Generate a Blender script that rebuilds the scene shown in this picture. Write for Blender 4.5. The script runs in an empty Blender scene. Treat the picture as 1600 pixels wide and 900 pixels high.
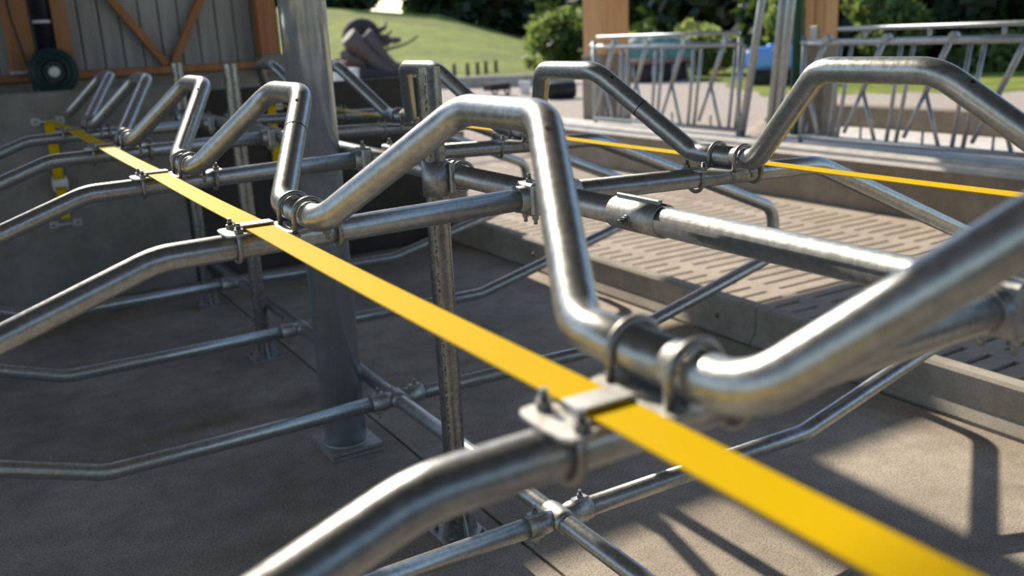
import bpy, bmesh, math, random
from mathutils import Vector, Matrix
import numpy as np

random.seed(7)
rng = np.random.default_rng(7)
scene = bpy.context.scene
COL = scene.collection
PI = math.pi

# ------------------------------------------------------------------ camera
F_PX, YAW, PITCH, ROLL = 1453.0442, 0.527679, 0.268579, -0.047788
CAM = Vector((-1.3820, -0.9546, 1.7259))
def cam_axes(a, b, c):
    ca, sa = math.cos(a), math.sin(a)
    fw = Vector((sa, ca, 0)); rt = Vector((ca, -sa, 0)); up = Vector((0, 0, 1))
    fw2 = fw*math.cos(b) - up*math.sin(b); up2 = up*math.cos(b) + fw*math.sin(b)
    return rt*math.cos(c) + up2*math.sin(c), up2*math.cos(c) - rt*math.sin(c), fw2
rt, up, fw = cam_axes(YAW, PITCH, ROLL)
cd = bpy.data.cameras.new('camera')
cam = bpy.data.objects.new('camera', cd); COL.objects.link(cam)
M = Matrix(((rt.x, up.x, -fw.x, CAM.x), (rt.y, up.y, -fw.y, CAM.y), (rt.z, up.z, -fw.z, CAM.z), (0, 0, 0, 1)))
cam.matrix_world = M
cd.sensor_width = 36.0
cd.lens = F_PX/1600*36.0
cd.clip_start = 0.05; cd.clip_end = 600
cd.dof.use_dof = True
cd.dof.focus_distance = 2.5
cd.dof.aperture_fstop = 2.4
scene.camera = cam

# ------------------------------------------------------------------ sky, sun, exposure
SUN = Vector((0.08, 1.6, 1.0)).normalized()
world = bpy.data.worlds.new('world'); scene.world = world
world.use_nodes = True
wn = world.node_tree; wn.nodes.clear()
sky = wn.nodes.new('ShaderNodeTexSky'); sky.sky_type = 'NISHITA'
sky.sun_disc = False
sky.sun_elevation = math.asin(SUN.z)
sky.sun_rotation = math.atan2(SUN.x, SUN.y)
sky.altitude = 100; sky.air_density = 1.0; sky.dust_density = 0.35; sky.ozone_density = 1.0
bg = wn.nodes.new('ShaderNodeBackground'); bg.inputs['Strength'].default_value = 0.20
wo = wn.nodes.new('ShaderNodeOutputWorld')
wn.links.new(sky.outputs['Color'], bg.inputs['Color']); wn.links.new(bg.outputs['Background'], wo.inputs['Surface'])

sd = bpy.data.lights.new('sun', 'SUN'); sd.energy = 6.2; sd.angle = math.radians(0.6); sd.color = (1.0, 0.89, 0.72)
sun = bpy.data.objects.new('sun', sd); COL.objects.link(sun)
sun.rotation_euler = SUN.to_track_quat('Z', 'Y').to_euler(); sun.location = (0, 20, 14)

vs = scene.view_settings
vs.view_transform = 'Standard'; vs.look = 'None'; vs.exposure = 0.2; vs.gamma = 1.0; vs.use_curve_mapping = False

# ------------------------------------------------------------------ materials
def nt(name):
    m = bpy.data.materials.new(name); m.use_nodes = True
    n = m.node_tree; n.nodes.clear()
    out = n.nodes.new('ShaderNodeOutputMaterial'); b = n.nodes.new('ShaderNodeBsdfPrincipled')
    n.links.new(b.outputs['BSDF'], out.inputs['Surface'])
    return m, n, b, out
def coords(n, scale=(1, 1, 1), kind='Object'):
    tc = n.nodes.new('ShaderNodeTexCoord'); mp = n.nodes.new('ShaderNodeMapping')
    mp.inputs['Scale'].default_value = scale
    n.links.new(tc.outputs[kind], mp.inputs['Vector']); return mp.outputs['Vector']
def noise(n, vec, scale, detail=4, rough=0.55):
    t = n.nodes.new('ShaderNodeTexNoise'); t.inputs['Scale'].default_value = scale
    t.inputs['Detail'].default_value = detail; t.inputs['Roughness'].default_value = rough
    n.links.new(vec, t.inputs['Vector']); return t.outputs['Fac']
def ramp(n, fac, stops):
    r = n.nodes.new('ShaderNodeValToRGB'); els = r.color_ramp.elements
    while len(els) < len(stops): els.new(0.5)
    for e, (p, c) in zip(els, stops):
        e.position = p; e.color = (*c, 1) if len(c) == 3 else c
    n.links.new(fac, r.inputs['Fac']); return r.outputs['Color']
def mixc(n, fac, a, b, mode='MIX'):
    m = n.nodes.new('ShaderNodeMix'); m.data_type = 'RGBA'; m.blend_type = mode
    for k, v in ((0, fac), (6, a), (7, b)):
        if hasattr(v, 'links') or hasattr(v, 'is_linked'): n.links.new(v, m.inputs[k])
        elif isinstance(v, (int, float)): m.inputs[k].default_value = v
        else: m.inputs[k].default_value = (*v, 1)
    return m.outputs[2]
def bump(n, b, h, strength=0.2, dist=0.01):
    bp = n.nodes.new('ShaderNodeBump'); bp.inputs['Strength'].default_value = strength; bp.inputs['Distance'].default_value = dist
    n.links.new(h, bp.inputs['Height']); n.links.new(bp.outputs['Normal'], b.inputs['Normal'])

def mat_galv(name, base=(0.50, 0.52, 0.525), dark=(0.38, 0.39, 0.39), rough=(0.25, 0.43), spec=70, stain=0.45, metal=0.78, spots=True):
    m, n, b, _ = nt(name)
    v = coords(n)
    big = noise(n, v, 9, 6, 0.65)
    fine = noise(n, v, spec, 5, 0.6)
    vo = n.nodes.new('ShaderNodeTexVoronoi'); vo.inputs['Scale'].default_value = 60
    n.links.new(v, vo.inputs['Vector'])
    bw = n.nodes.new('ShaderNodeRGBToBW'); n.links.new(vo.outputs['Color'], bw.inputs[0])
    c1 = ramp(n, fine, [(0.30, dark), (0.62, base)])
    c2 = mixc(n, 0.18, c1, bw.outputs[0], 'SOFT_LIGHT')
    warm = ramp(n, big, [(0.35, (1, 1, 1)), (0.75, (0.74, 0.71, 0.64))])
    c3 = mixc(n, stain, c2, warm, 'MULTIPLY')
    sp = noise(n, v, 48, 4, 0.7)
    if spots: c3 = mixc(n, 0.45, c3, ramp(n, sp, [(0.54, (1, 1, 1)), (0.70, (0.66, 0.64, 0.60))]), 'MULTIPLY')
    n.links.new(c3, b.inputs['Base Color'])
    rr = n.nodes.new('ShaderNodeMapRange'); rr.inputs['To Min'].default_value = rough[0]; rr.inputs['To Max'].default_value = rough[1]
    n.links.new(fine, rr.inputs['Value']); n.links.new(rr.outputs['Result'], b.inputs['Roughness'])
    b.inputs['Metallic'].default_value = metal
    bump(n, b, fine, 0.12, 0.003)
    return m
def mat_simple(name, c, rough=0.6, metal=0.0, var=0.12, scale=20, bmp=0.0):
    m, n, b, _ = nt(name)
    v = coords(n); f = noise(n, v, scale, 4)
    col = ramp(n, f, [(0.3, tuple(x*(1-var) for x in c)), (0.7, tuple(min(1, x*(1+var)) for x in c))])
    n.links.new(col, b.inputs['Base Color']); b.inputs['Roughness'].default_value = rough; b.inputs['Metallic'].default_value = metal
    if bmp: bump(n, b, f, bmp, 0.01)
    return m
def mat_concrete(name, c, var=0.22, speck=0.35, stain=(0.55, 0.50, 0.46), rough=0.85, scale=1.0):
    m, n, b, _ = nt(name)
    v = coords(n)
    big = noise(n, v, 1.3*scale, 6, 0.6); mid = noise(n, v, 7*scale, 6, 0.7); fine = noise(n, v, 140*scale, 3, 0.7)
    base = ramp(n, mid, [(0.3, tuple(x*(1-var) for x in c)), (0.7, tuple(min(1, x*(1+var*0.6)) for x in c))])
    st = ramp(n, big, [(0.38, stain), (0.62, (1, 1, 1))])
    c1 = mixc(n, 0.75, base, st, 'MULTIPLY')
    sp = ramp(n, fine, [(0.34, (1-speck,)*3), (0.52, (1, 1, 1)), (0.75, (1+speck*0.25,)*3)])
    c2 = mixc(n, 1.0, c1, sp, 'MULTIPLY')
    n.links.new(c2, b.inputs['Base Color']); b.inputs['Roughness'].default_value = rough
    b.inputs['Specular IOR Level'].default_value = 0.3
    bump(n, b, fine, 0.35, 0.004)
    return m
def mat_wood(name, c, scale=(1, 1, 0.06)):
    m, n, b, _ = nt(name)
    v = coords(n, scale); f = noise(n, v, 22, 6, 0.6)
    col = ramp(n, f, [(0.3, tuple(x*0.72 for x in c)), (0.68, tuple(min(1, x*1.15) for x in c))])
    n.links.new(col, b.inputs['Base Color']); b.inputs['Roughness'].default_value = 0.7
    bump(n, b, f, 0.15, 0.01)
    return m
def mat_strap():
    m, n, b, out = nt('yellow_webbing')
    v = coords(n, (1, 1, 1))
    vo = n.nodes.new('ShaderNodeTexVoronoi'); vo.inputs['Scale'].default_value = 150; vo.inputs['Randomness'].default_value = 0.1
    n.links.new(v, vo.inputs['Vector'])
    col = ramp(n, vo.outputs['Distance'], [(0.0, (1.0, 0.735, 0.001)), (0.62, (0.82, 0.56, 0.0005))])
    n.links.new(col, b.inputs['Base Color'])
    b.inputs['Roughness'].default_value = 0.55
    b.inputs['Specular IOR Level'].default_value = 0.08
    bump(n, b, vo.outputs['Distance'], 0.35, 0.002)
    tr = n.nodes.new('ShaderNodeBsdfTranslucent'); tr.inputs['Color'].default_value = (0.95, 0.62, 0.0, 1)
    mx = n.nodes.new('ShaderNodeMixShader'); mx.inputs['Fac'].default_value = 0.22
    n.links.new(b.outputs['BSDF'], mx.inputs[1]); n.links.new(tr.outputs['BSDF'], mx.inputs[2]); n.links.new(mx.outputs['Shader'], out.inputs['Surface'])
    return m
def mat_leaf(name, c, tr=(0.28, 0.40, 0.06), f=0.4):
    m, n, b, out = nt(name)
    oi = n.nodes.new('ShaderNodeNewGeometry')
    col = ramp(n, oi.outputs['Random Per Island'], [(0.0, tuple(x*0.55 for x in c)), (1.0, tuple(x*1.5 for x in c))])
    n.links.new(col, b.inputs['Base Color']); b.inputs['Roughness'].default_value = 0.5
    t = n.nodes.new('ShaderNodeBsdfTranslucent'); t.inputs['Color'].default_value = (*tr, 1)
    mx = n.nodes.new('ShaderNodeMixShader'); mx.inputs['Fac'].default_value = f
    n.links.new(b.outputs['BSDF'], mx.inputs[1]); n.links.new(t.outputs['BSDF'], mx.inputs[2]); n.links.new(mx.outputs['Shader'], out.inputs['Surface'])
    return m
def mat_post_print():
    # galvanised tube with a strip of dark stencilled marks along one side
    m = mat_galv('galvanised_printed', base=(0.31, 0.325, 0.325), dark=(0.21, 0.22, 0.215), rough=(0.2, 0.34))
    n = m.node_tree; b = [x for x in n.nodes if x.type == 'BSDF_PRINCIPLED'][0]
    old = b.inputs['Base Color'].links[0].from_socket
    tc = n.nodes.new('ShaderNodeTexCoord'); sp = n.nodes.new('ShaderNodeSeparateXYZ'); n.links.new(tc.outputs['Object'], sp.inputs[0])
    mp = n.nodes.new('ShaderNodeMapping'); mp.inputs['Scale'].default_value = (150, 150, 90); n.links.new(tc.outputs['Object'], mp.inputs['Vector'])
    t = n.nodes.new('ShaderNodeTexNoise'); t.inputs['Scale'].default_value = 1; t.inputs['Detail'].default_value = 1; n.links.new(mp.outputs['Vector'], t.inputs['Vector'])
    at = n.nodes.new('ShaderNodeMath'); at.operation = 'ARCTAN2'; n.links.new(sp.outputs['Y'], at.inputs[0]); n.links.new(sp.outputs['X'], at.inputs[1])
    d = n.nodes.new('ShaderNodeMath'); d.operation = 'COMPARE'; n.links.new(at.outputs[0], d.inputs[0]); d.inputs[1].default_value = -2.35; d.inputs[2].default_value = 0.10
    g = n.nodes.new('ShaderNodeMath'); g.operation = 'GREATER_THAN'; n.links.new(t.outputs['Fac'], g.inputs[0]); g.inputs[1].default_value = 0.53
    mu = n.nodes.new('ShaderNodeMath'); mu.operation = 'MULTIPLY'; n.links.new(d.outputs[0], mu.inputs[0]); n.links.new(g.outputs[0], mu.inputs[1])
    c = mixc(n, mu.outputs[0], old, (0.05, 0.05, 0.05))
    n.links.new(c, b.inputs['Base Color'])
    return m

GALV = mat_galv('galvanised_tube')
GALV2 = mat_galv('galvanised_column', base=(0.66, 0.75, 0.82), dark=(0.55, 0.62, 0.67), rough=(0.20, 0.30), spec=14, spots=False)
GALVP = mat_post_print()
GALVQ = mat_galv('galvanised_post', base=(0.32, 0.335, 0.34), dark=(0.22, 0.23, 0.23), rough=(0.2, 0.34))
CAST = mat_galv('galvanised_casting', base=(0.50, 0.51, 0.51), dark=(0.34, 0.34, 0.33), rough=(0.40, 0.55), spec=90, stain=0.3, metal=0.85)
PLATE = mat_galv('galvanised_plate', base=(0.66, 0.66, 0.65), dark=(0.50, 0.50, 0.49), rough=(0.42, 0.6), spec=70, stain=0.3, metal=0.7)
ROD = mat_galv('dull_zinc_rod', base=(0.36, 0.36, 0.35), dark=(0.2, 0.2, 0.19), rough=(0.35, 0.5), spec=90, stain=0.3)
FENCE = mat_galv('galvanised_fence', base=(0.46, 0.49, 0.51), dark=(0.36, 0.39, 0.41), rough=(0.4, 0.55), spec=20, stain=0.2, metal=0.75)
BLACK = mat_simple('black_hole', (0.008, 0.008, 0.008), 0.9)
STRAP = mat_strap()
FLOOR = mat_concrete('bed_concrete', (0.47, 0.41, 0.345), speck=0.6, stain=(0.55, 0.52, 0.50))
FLOOR2 = mat_concrete('bed_concrete_right', (0.52, 0.455, 0.375), speck=0.6, stain=(0.62, 0.6, 0.58))
SLAT = mat_concrete('slat_concrete', (0.52, 0.45, 0.38), speck=0.2, stain=(0.8, 0.78, 0.75))
KERB = mat_concrete('kerb_concrete', (0.46, 0.42, 0.36), speck=0.25, stain=(0.7, 0.68, 0.64))
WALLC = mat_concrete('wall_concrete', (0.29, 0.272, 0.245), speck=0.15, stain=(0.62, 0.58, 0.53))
WALLD = mat_concrete('dark_wall_concrete', (0.075, 0.066, 0.058), speck=0.2, stain=(0.7, 0.66, 0.62))  # near-black base tone, much darker than the left length of back wall
FEEDW = mat_concrete('feed_wall_concrete', (0.33, 0.28, 0.225), speck=0.2, stain=(0.72, 0.68, 0.62))
FEEDT = mat_concrete('feed_table_concrete', (0.72, 0.69, 0.66), speck=0.1, stain=(0.9, 0.9, 0.9))
WOOD = mat_wood('red_brown_timber', (0.38, 0.165, 0.07))
WOODO = mat_wood('orange_glulam', (0.62, 0.34, 0.14))
SIDING = mat_wood('grey_cladding', (0.37, 0.355, 0.34))
NAVY = mat_simple('dark_navy_plastic', (0.018, 0.021, 0.035), 0.45)
HOSE = mat_simple('dark_green_hose', (0.006, 0.03, 0.024), 0.45)
CABLE = mat_simple('black_cable', (0.01, 0.01, 0.011), 0.5)
WHITE = mat_simple('white_paint', (0.75, 0.75, 0.74), 0.5)
BLUE = mat_simple('blue_plastic', (0.14, 0.36, 0.78), 0.45)
TEAL = mat_simple('teal_tarpaulin', (0.12, 0.22, 0.185), 0.7, var=0.35, scale=6, bmp=0.3)
GREENP = mat_simple('dark_green_paint', (0.01, 0.09, 0.06), 0.5)
BARK = mat_wood('bark', (0.10, 0.075, 0.055))
LOGM = mat_wood('weathered_log', (0.115, 0.088, 0.078))
LOGB = mat_wood('rusty_brown_log', (0.26, 0.14, 0.085))
LOGD = mat_simple('dark_stump', (0.05, 0.038, 0.042), 0.9, var=0.3)
LEAFD = mat_leaf('dark_leaves', (0.022, 0.042, 0.018), (0.10, 0.17, 0.035), 0.25)
LEAFM = mat_leaf('mid_leaves', (0.06, 0.10, 0.03), (0.30, 0.40, 0.09), 0.4)
LEAFL = mat_leaf('light_leaves', (0.13, 0.18, 0.06), (0.42, 0.50, 0.14), 0.45)

# ------------------------------------------------------------------ mesh helpers
class MB:
    def __init__(s): s.v = []; s.f = []; s.sm = []
    def add(s, verts, faces, smooth=False):
        o = len(s.v); s.v += [tuple(p) for p in verts]
        s.f += [tuple(i+o for i in f) for f in faces]; s.sm += [smooth]*len(faces)
    def box(s, lo, hi, mtx=None):
        (x0, y0, z0), (x1, y1, z1) = lo, hi
        vs_ = [Vector(p) for p in ((x0, y0, z0), (x1, y0, z0), (x1, y1, z0), (x0, y1, z0), (x0, y0, z1), (x1, y0, z1), (x1, y1, z1), (x0, y1, z1))]
        if mtx: vs_ = [mtx @ p for p in vs_]
        s.add(vs_, [(0, 3, 2, 1), (4, 5, 6, 7), (0, 1, 5, 4), (1, 2, 6, 5), (2, 3, 7, 6), (3, 0, 4, 7)])
    def bbox(s, lo, hi, bev=0.004, mtx=None):   # box with chamfered edges
        bm = bmesh.new(); bmesh.ops.create_cube(bm, size=1)
        c = [(a+b)/2 for a, b in zip(lo, hi)]; d = [b-a for a, b in zip(lo, hi)]
        for v in bm.verts: v.co = Vector((v.co.x*d[0]+c[0], v.co.y*d[1]+c[1], v.co.z*d[2]+c[2]))
        bmesh.ops.bevel(bm, geom=bm.edges[:], offset=bev, segments=1, affect='EDGES')
        bm.verts.index_update()
        vv = [(mtx @ v.co) if mtx else v.co.copy() for v in bm.verts]
        s.add(vv, [tuple(v.index for v in f.verts) for f in bm.faces]); bm.free()
    def tube(s, pts, r, seg=20, cap=True):
        pts = [Vector(p) for p in pts]; n = len(pts)
        rs = r if isinstance(r, (list, tuple)) else [r]*n
        T = []
        for i in range(n):
            a = pts[max(0, i-1)]; b = pts[min(n-1, i+1)]; T.append((b-a).normalized())
        ref = Vector((0, 0, 1)) if abs(T[0].z) < 0.9 else Vector((1, 0, 0))
        N = (ref - T[0]*ref.dot(T[0])).normalized()
        V = []
        for i in range(n):
            N = (N - T[i]*N.dot(T[i])).normalized(); B = T[i].cross(N)
            k = 1.0
            if 0 < i < n-1:
                d = (pts[i]-pts[i-1]).normalized().dot(T[i]); k = 1.0/max(d, 0.5)*0 + 1.0
            for j in range(seg):
                t = 2*PI*j/seg; V.append(pts[i] + (N*math.cos(t) + B*math.sin(t))*rs[i]*k)
        Fc = []
        for i in range(n-1):
            for j in range(seg):
                a = i*seg+j; b = i*seg+(j+1) % seg; Fc.append((a, b, b+seg, a+seg))
        s.add(V, Fc, True)
        if cap:
            o = len(s.v) - n*seg
            s.f.append(tuple(o+j for j in reversed(range(seg)))); s.sm.append(False)
            s.f.append(tuple(o+(n-1)*seg+j for j in range(seg))); s.sm.append(False)
    def cyl(s, a, b, r, seg=16): s.tube([a, b], r, seg)
    def hexa(s, c, r, h, axis=Vector((0, 0, 1))):
        a = Vector(c); q = axis.to_track_quat('Z', 'Y')
        V = []
        for z in (0, h):
            for j in range(6): V.append(a + q @ Vector((r*math.cos(PI/3*j), r*math.sin(PI/3*j), z)))
        s.add(V, [tuple(reversed(range(6))), tuple(range(6, 12))] + [(j, (j+1) % 6, 6+(j+1) % 6, 6+j) for j in range(6)])
    def prism(s, outline, z0, z1):
        n = len(outline)
        V = [(x, y, z0) for x, y in outline] + [(x, y, z1) for x, y in outline]
        s.add(V, [tuple(reversed(range(n))), tuple(range(n, 2*n))] + [(j, (j+1) % n, n+(j+1) % n, n+j) for j in range(n)])
    def torus(s, c, R, r, axis, seg=36, sg=10):
        q = Vector(axis).to_track_quat('Z', 'Y'); V = []; c = Vector(c)
        for i in range(seg):
            t = 2*PI*i/seg
            for j in range(sg):
                u = 2*PI*j/sg; rr = R+r*math.cos(u)
                V.append(c + q @ Vector((rr*math.cos(t), rr*math.sin(t), r*math.sin(u))))
        s.add(V, [(i*sg+j, ((i+1) % seg)*sg+j, ((i+1) % seg)*sg+(j+1) % sg, i*sg+(j+1) % sg) for i in range(seg) for j in range(sg)], True)
    def mesh(s, name, mat):
        me = bpy.data.meshes.new(name); me.from_pydata(s.v, [], s.f); me.materials.append(mat)
        me.polygons.foreach_set('use_smooth', s.sm); me.update()
        return me
    def build(s, name, mat, parent=None, loc=None):
        return link(name, s.mesh(name, mat), parent, loc)
def link(name, me, parent=None, loc=None, rot=None):
    o = bpy.data.objects.new(name, me); COL.objects.link(o)
    if parent: o.parent = parent
    if loc is not None: o.location = loc
    if rot is not None: o.rotation_euler = rot
    return o
def tag(o, label=None, cat=None, group=None, kind=None):
    if label: o['label'] = label
    if cat: o['category'] = cat
    if group: o['group'] = group
    if kind: o['kind'] = kind
    return o
def thing(name, label, cat, loc=(0, 0, 0), group=None, rotz=0):
    o = bpy.data.objects.new(name, None); COL.objects.link(o); o.location = loc; o.rotation_euler = (0, 0, rotz)
    o.empty_display_size = 0.05
    return tag(o, label, cat, group)
def struct(o): o['kind'] = 'structure'; return o
def fillet(pts, radii, seg=8):
    pts = [Vector(p) for p in pts]; out = [pts[0]]
    for i in range(1, len(pts)-1):
        r = radii[i-1] if isinstance(radii, (list, tuple)) else radii
        p = pts[i]; a = (pts[i-1]-p); b = (pts[i+1]-p); la, lb = a.length, b.length; a.normalize(); b.normalize()
        ang = a.angle(b); t = r/math.tan(ang/2); t = min(t, la*0.48, lb*0.48); r = t*math.tan(ang/2)
        c = p + (a+b).normalized()*(r/math.sin(ang/2))
        s0 = p+a*t-c; s1 = p+b*t-c
        for k in range(seg+1):
            w = s0.angle(s1); u = k/seg
            out.append(c + (s0*math.sin((1-u)*w) + s1*math.sin(u*w))/math.sin(w))
    out.append(pts[-1]); return out

# ================================================================== SETTING
# bed floors, joint between the two slabs under the lower rail
m = MB(); m.box((-15, -14, -0.15), (0.07, 6.2, 0.0)); struct(m.build('floor', FLOOR))
m = MB(); m.box((0.085, -14, -0.15), (2.155, 6.2, 0.0)); struct(m.build('floor', FLOOR2))
m = MB(); m.box((0.06, -14, -0.15), (0.1, 6.2, -0.012)); struct(m.build('trim_1', KERB))
m = MB(); m.box((2.14, -14, -0.15), (2.36, 6.2, -0.03)); struct(m.build('trim_2', KERB))

# kerb of precast lengths, foot chamfered on the bed side
kerb = bpy.data.objects.new('trim_3', None); COL.objects.link(kerb); kerb['kind'] = 'structure'
prof = [(2.195, -0.03), (2.195, 0.0), (2.235, 0.055), (2.237, 0.185), (2.252, 0.20), (2.322, 0.20), (2.335, 0.187), (2.335, -0.10)]
def kerb_mesh(L):
    mb = MB(); n = len(prof); V = []
    for y in (0.004, L-0.004): V += [(x, y, z) for x, z in prof]
    mb.add(V, [tuple(range(n)), tuple(reversed(range(n, 2*n)))] + [(j, n+j, n+(j+1) % n, (j+1) % n) for j in range(n)])
    return mb.mesh('kerb_stone', KERB)
km = kerb_mesh(2.0)
for y in (-13.4, -11.4, -9.4, -7.4, -5.4, -3.4, -1.4, 0.6, 2.6, 4.6, 6.6):
    k = link('kerb_stone', km, kerb, (0, y, 0))
for y in (1.72, 2.9, 4.9):
    mb = MB(); mb.cyl((2.225, 0, 0.085), (2.238, 0, 0.085), 0.016, 12); mb.hexa((2.215, 0, 0.085), 0.011, 0.012, Vector((1, 0, 0)))
    k = mb.build('kerb_bolt', ROD, kerb, (0, y, 0))

# slatted passage floor: concrete panels with rows of slots
slats = bpy.data.objects.new('floor', None); COL.objects.link(slats); slats['kind'] = 'structure'
PITCH_S = 0.1425; NP = 12; PL = PITCH_S*NP
slot_cols = [(2.555, 3.022), (3.145, 3.612), (3.735, 4.202), (4.325, 4.792), (4.915, 5.382)]
def slat_panel_mesh():
    xs = [2.34]
    for a, b in slot_cols: xs += [a, b]
    xs.append(5.635)
    ys = [0.018]
    for i in range(1, NP): ys += [i*PITCH_S-0.019, i*PITCH_S+0.019]
    ys.append(PL-0.018)
    mb = MB()
    idx = {}
    def vid(i, j, t):
        k = (i, j, t)
        if k not in idx: idx[k] = len(mb.v); mb.v.append((xs[i], ys[j], 0.0 if t else -0.14))
        return idx[k]
    nx, ny = len(xs)-1, len(ys)-1
    solid = lambda i, j: 0 <= i < nx and 0 <= j < ny and not (i % 2 == 1 and j % 2 == 1)
    def q(*a): mb.f.append(a); mb.sm.append(False)
    for i in range(nx):
        for j in range(ny):
            if not solid(i, j): continue
            q(vid(i, j, 1), vid(i+1, j, 1), vid(i+1, j+1, 1), vid(i, j+1, 1))
            if not solid(i-1, j): q(vid(i, j, 0), vid(i, j, 1), vid(i, j+1, 1), vid(i, j+1, 0))
            if not solid(i+1, j): q(vid(i+1, j, 0), vid(i+1, j+1, 0), vid(i+1, j+1, 1), vid(i+1, j, 1))
            if not solid(i, j-1): q(vid(i, j, 0), vid(i+1, j, 0), vid(i+1, j, 1), vid(i, j, 1))
            if not solid(i, j+1): q(vid(i, j+1, 0), vid(i, j+1, 1), vid(i+1, j+1, 1), vid(i+1, j+1, 0))
    return mb.mesh('slat_panel', SLAT)
spm = slat_panel_mesh()
y = 2.711 - PL*9
while y < 10.2:
    link('slat_panel', spm, slats, (0, y, 0)); y += PL
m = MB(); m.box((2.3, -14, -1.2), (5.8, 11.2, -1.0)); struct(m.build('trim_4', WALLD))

# back wall of the beds (two lengths), end pier, wall under the cladding
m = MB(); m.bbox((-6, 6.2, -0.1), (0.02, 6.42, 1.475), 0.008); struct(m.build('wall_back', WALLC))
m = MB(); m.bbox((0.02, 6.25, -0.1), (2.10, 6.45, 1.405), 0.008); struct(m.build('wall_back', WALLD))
m = MB(); m.bbox((2.10, 6.22, -0.1), (2.40, 6.48, 0.92), 0.01); struct(m.build('wall_back', FEEDW))
m = MB(); m.box((-6, 8.55, -0.1), (1.62, 8.75, 1.50)); struct(m.build('wall_far', WALLC))

# cladding boards with open grooves between them, on a rail wall; unseen header added over the opening for its shade
clad = bpy.data.objects.new('wall_cladding', None); COL.objects.link(clad); clad['kind'] = 'structure'
mb = MB(); mb.bbox((-0.082, 8.60, 1.56), (0.082, 8.63, 3.44), 0.006); bmsh = mb.mesh('cladding_board', SIDING)
x = -1.90
while x < 1.56:
    link('cladding_board', bmsh, clad, (x, 0, 0)); x += 0.1755
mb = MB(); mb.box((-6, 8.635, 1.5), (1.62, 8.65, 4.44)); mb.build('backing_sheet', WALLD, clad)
m = MB(); m.bbox((1.22, 8.44, 4.40), (1.74, 8.62, 7.25), 0.01); struct(m.build('shade_post', WOOD))  # unseen post added above the header to shade a strip of floor
m = MB(); m.box((1.56, 8.45, 2.30), (2.10, 8.60, 3.44)); struct(m.build('shade_panel', WOOD))  # unseen panel, added to narrow the sunlit patch on the right bed floor
m = MB(); m.box((-6, 8.42, 3.44), (5.95, 8.63, 4.40)); struct(m.build('shade_header', WOOD))  # out of view; height and length set by the shade band it casts
m = MB(); m.bbox((-6, 8.44, 1.50), (1.53, 8.60, 1.565), 0.004); struct(m.build('trim_6', WOOD))

m = MB(); m.box((-15, -14.3, -0.15), (9.5, -14.0, 4.2)); struct(m.build('wall_rear', WALLC))
# high roof over the whole shed, open at the sides and above the header
m = MB(); m.box((-15, -14, 7.25), (9.5, 8.9, 7.35)); struct(m.build('ceiling', BARK))

# ------------------------------------------------------------------ ground outside
def terr(x, y):
    dx, dy = x+1.38, y+0.95; d = math.hypot(dx, dy); az = math.degrees(math.atan2(dx, dy))
    H = float(np.interp(az, [-60, 10, 20.5, 26.85, 32.1, 37, 60], [4.6, 4.6, 4.05, 3.0, 0.5, 0.0, 0.0]))
    t = min(1, max(0, (d-33)/52)); t = t*t*(3-2*t)
    z = 0.33 + H*t + 0.03*math.sin(x*0.5)*math.cos(y*0.37)*min(1, d/30)
    if x < 5.9 and y < 16: z = z*max(0, min(1, (y-10)/6)) - 0.01
    if x > 7.3 and y < 8:
        k = max(0, min(1, (13-x)/5.0)); z = z*(1-k) + 0.70*k
    if -7 < x < 7.5 and y < 8.6 and not (x > 5.9 and y > 6.5): z = -1.3
    if x < 5.95 and y < 9.9: z = -1.3 if x > -7 else z
    return z
def grassy(x, y):
    dx, dy = x+1.38, y+0.95; d = math.hypot(dx, dy); az = math.degrees(math.atan2(dx, dy))
    lim = float(np.interp(az, [0, 28, 35, 42, 46, 60, 80], [33, 32, 28, 24, 18.5, 18.5, 18.5]))
    return 1.0 if d > lim else 0.0
gx = list(np.arange(-60, -8, 4)) + list(np.arange(-8, 30, 0.5)) + list(np.arange(30, 150, 3))
gy = list(np.arange(-30, -4, 4)) + list(np.arange(-4, 40, 0.5)) + list(np.arange(40, 150, 3))
V = [(a, b, terr(a, b)) for b in gy for a in gx]; nx = len(gx)
Fc = [(j*nx+i, j*nx+i+1, (j+1)*nx+i+1, (j+1)*nx+i) for j in range(len(gy)-1) for i in range(nx-1)
      if not (max(V[j*nx+i][2], V[j*nx+i+1][2], V[(j+1)*nx+i][2], V[(j+1)*nx+i+1][2]) < -1)]
me = bpy.data.meshes.new('ground'); me.from_pydata(V, [], Fc)
me.polygons.foreach_set('use_smooth', [True]*len(Fc))
at = me.attributes.new('grass', 'FLOAT', 'POINT'); at.data.foreach_set('value', [grassy(a, b) for b in gy for a in gx])
gm, n, b, _ = nt('gravel_and_grass')
v = coords(n)
a_ = n.nodes.new('ShaderNodeAttribute'); a_.attribute_name = 'grass'
nz = noise(n, v, 1.2, 5, 0.7); nf = noise(n, v, 14, 5, 0.75); nb = noise(n, v, 0.14, 5, 0.65)
grav = ramp(n, nf, [(0.3, (0.30, 0.25, 0.21)), (0.7, (0.56, 0.48, 0.41))])
gr = ramp(n, nz, [(0.3, (0.07, 0.12, 0.004)), (0.55, (0.19, 0.235, 0.008)), (0.8, (0.33, 0.30, 0.04))])
gr2 = mixc(n, 0.6, gr, ramp(n, nb, [(0.38, (0.45, 0.45, 0.4)), (0.58, (1.2, 1.15, 1.0))]), 'MULTIPLY')
edge = n.nodes.new('ShaderNodeMath'); edge.operation = 'ADD'
sc = n.nodes.new('ShaderNodeMath'); sc.operation = 'MULTIPLY_ADD'; n.links.new(nz, sc.inputs[0]); sc.inputs[1].default_value = 0.8; sc.inputs[2].default_value = -0.4
n.links.new(a_.outputs['Fac'], edge.inputs[0]); n.links.new(sc.outputs[0], edge.inputs[1])
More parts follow.
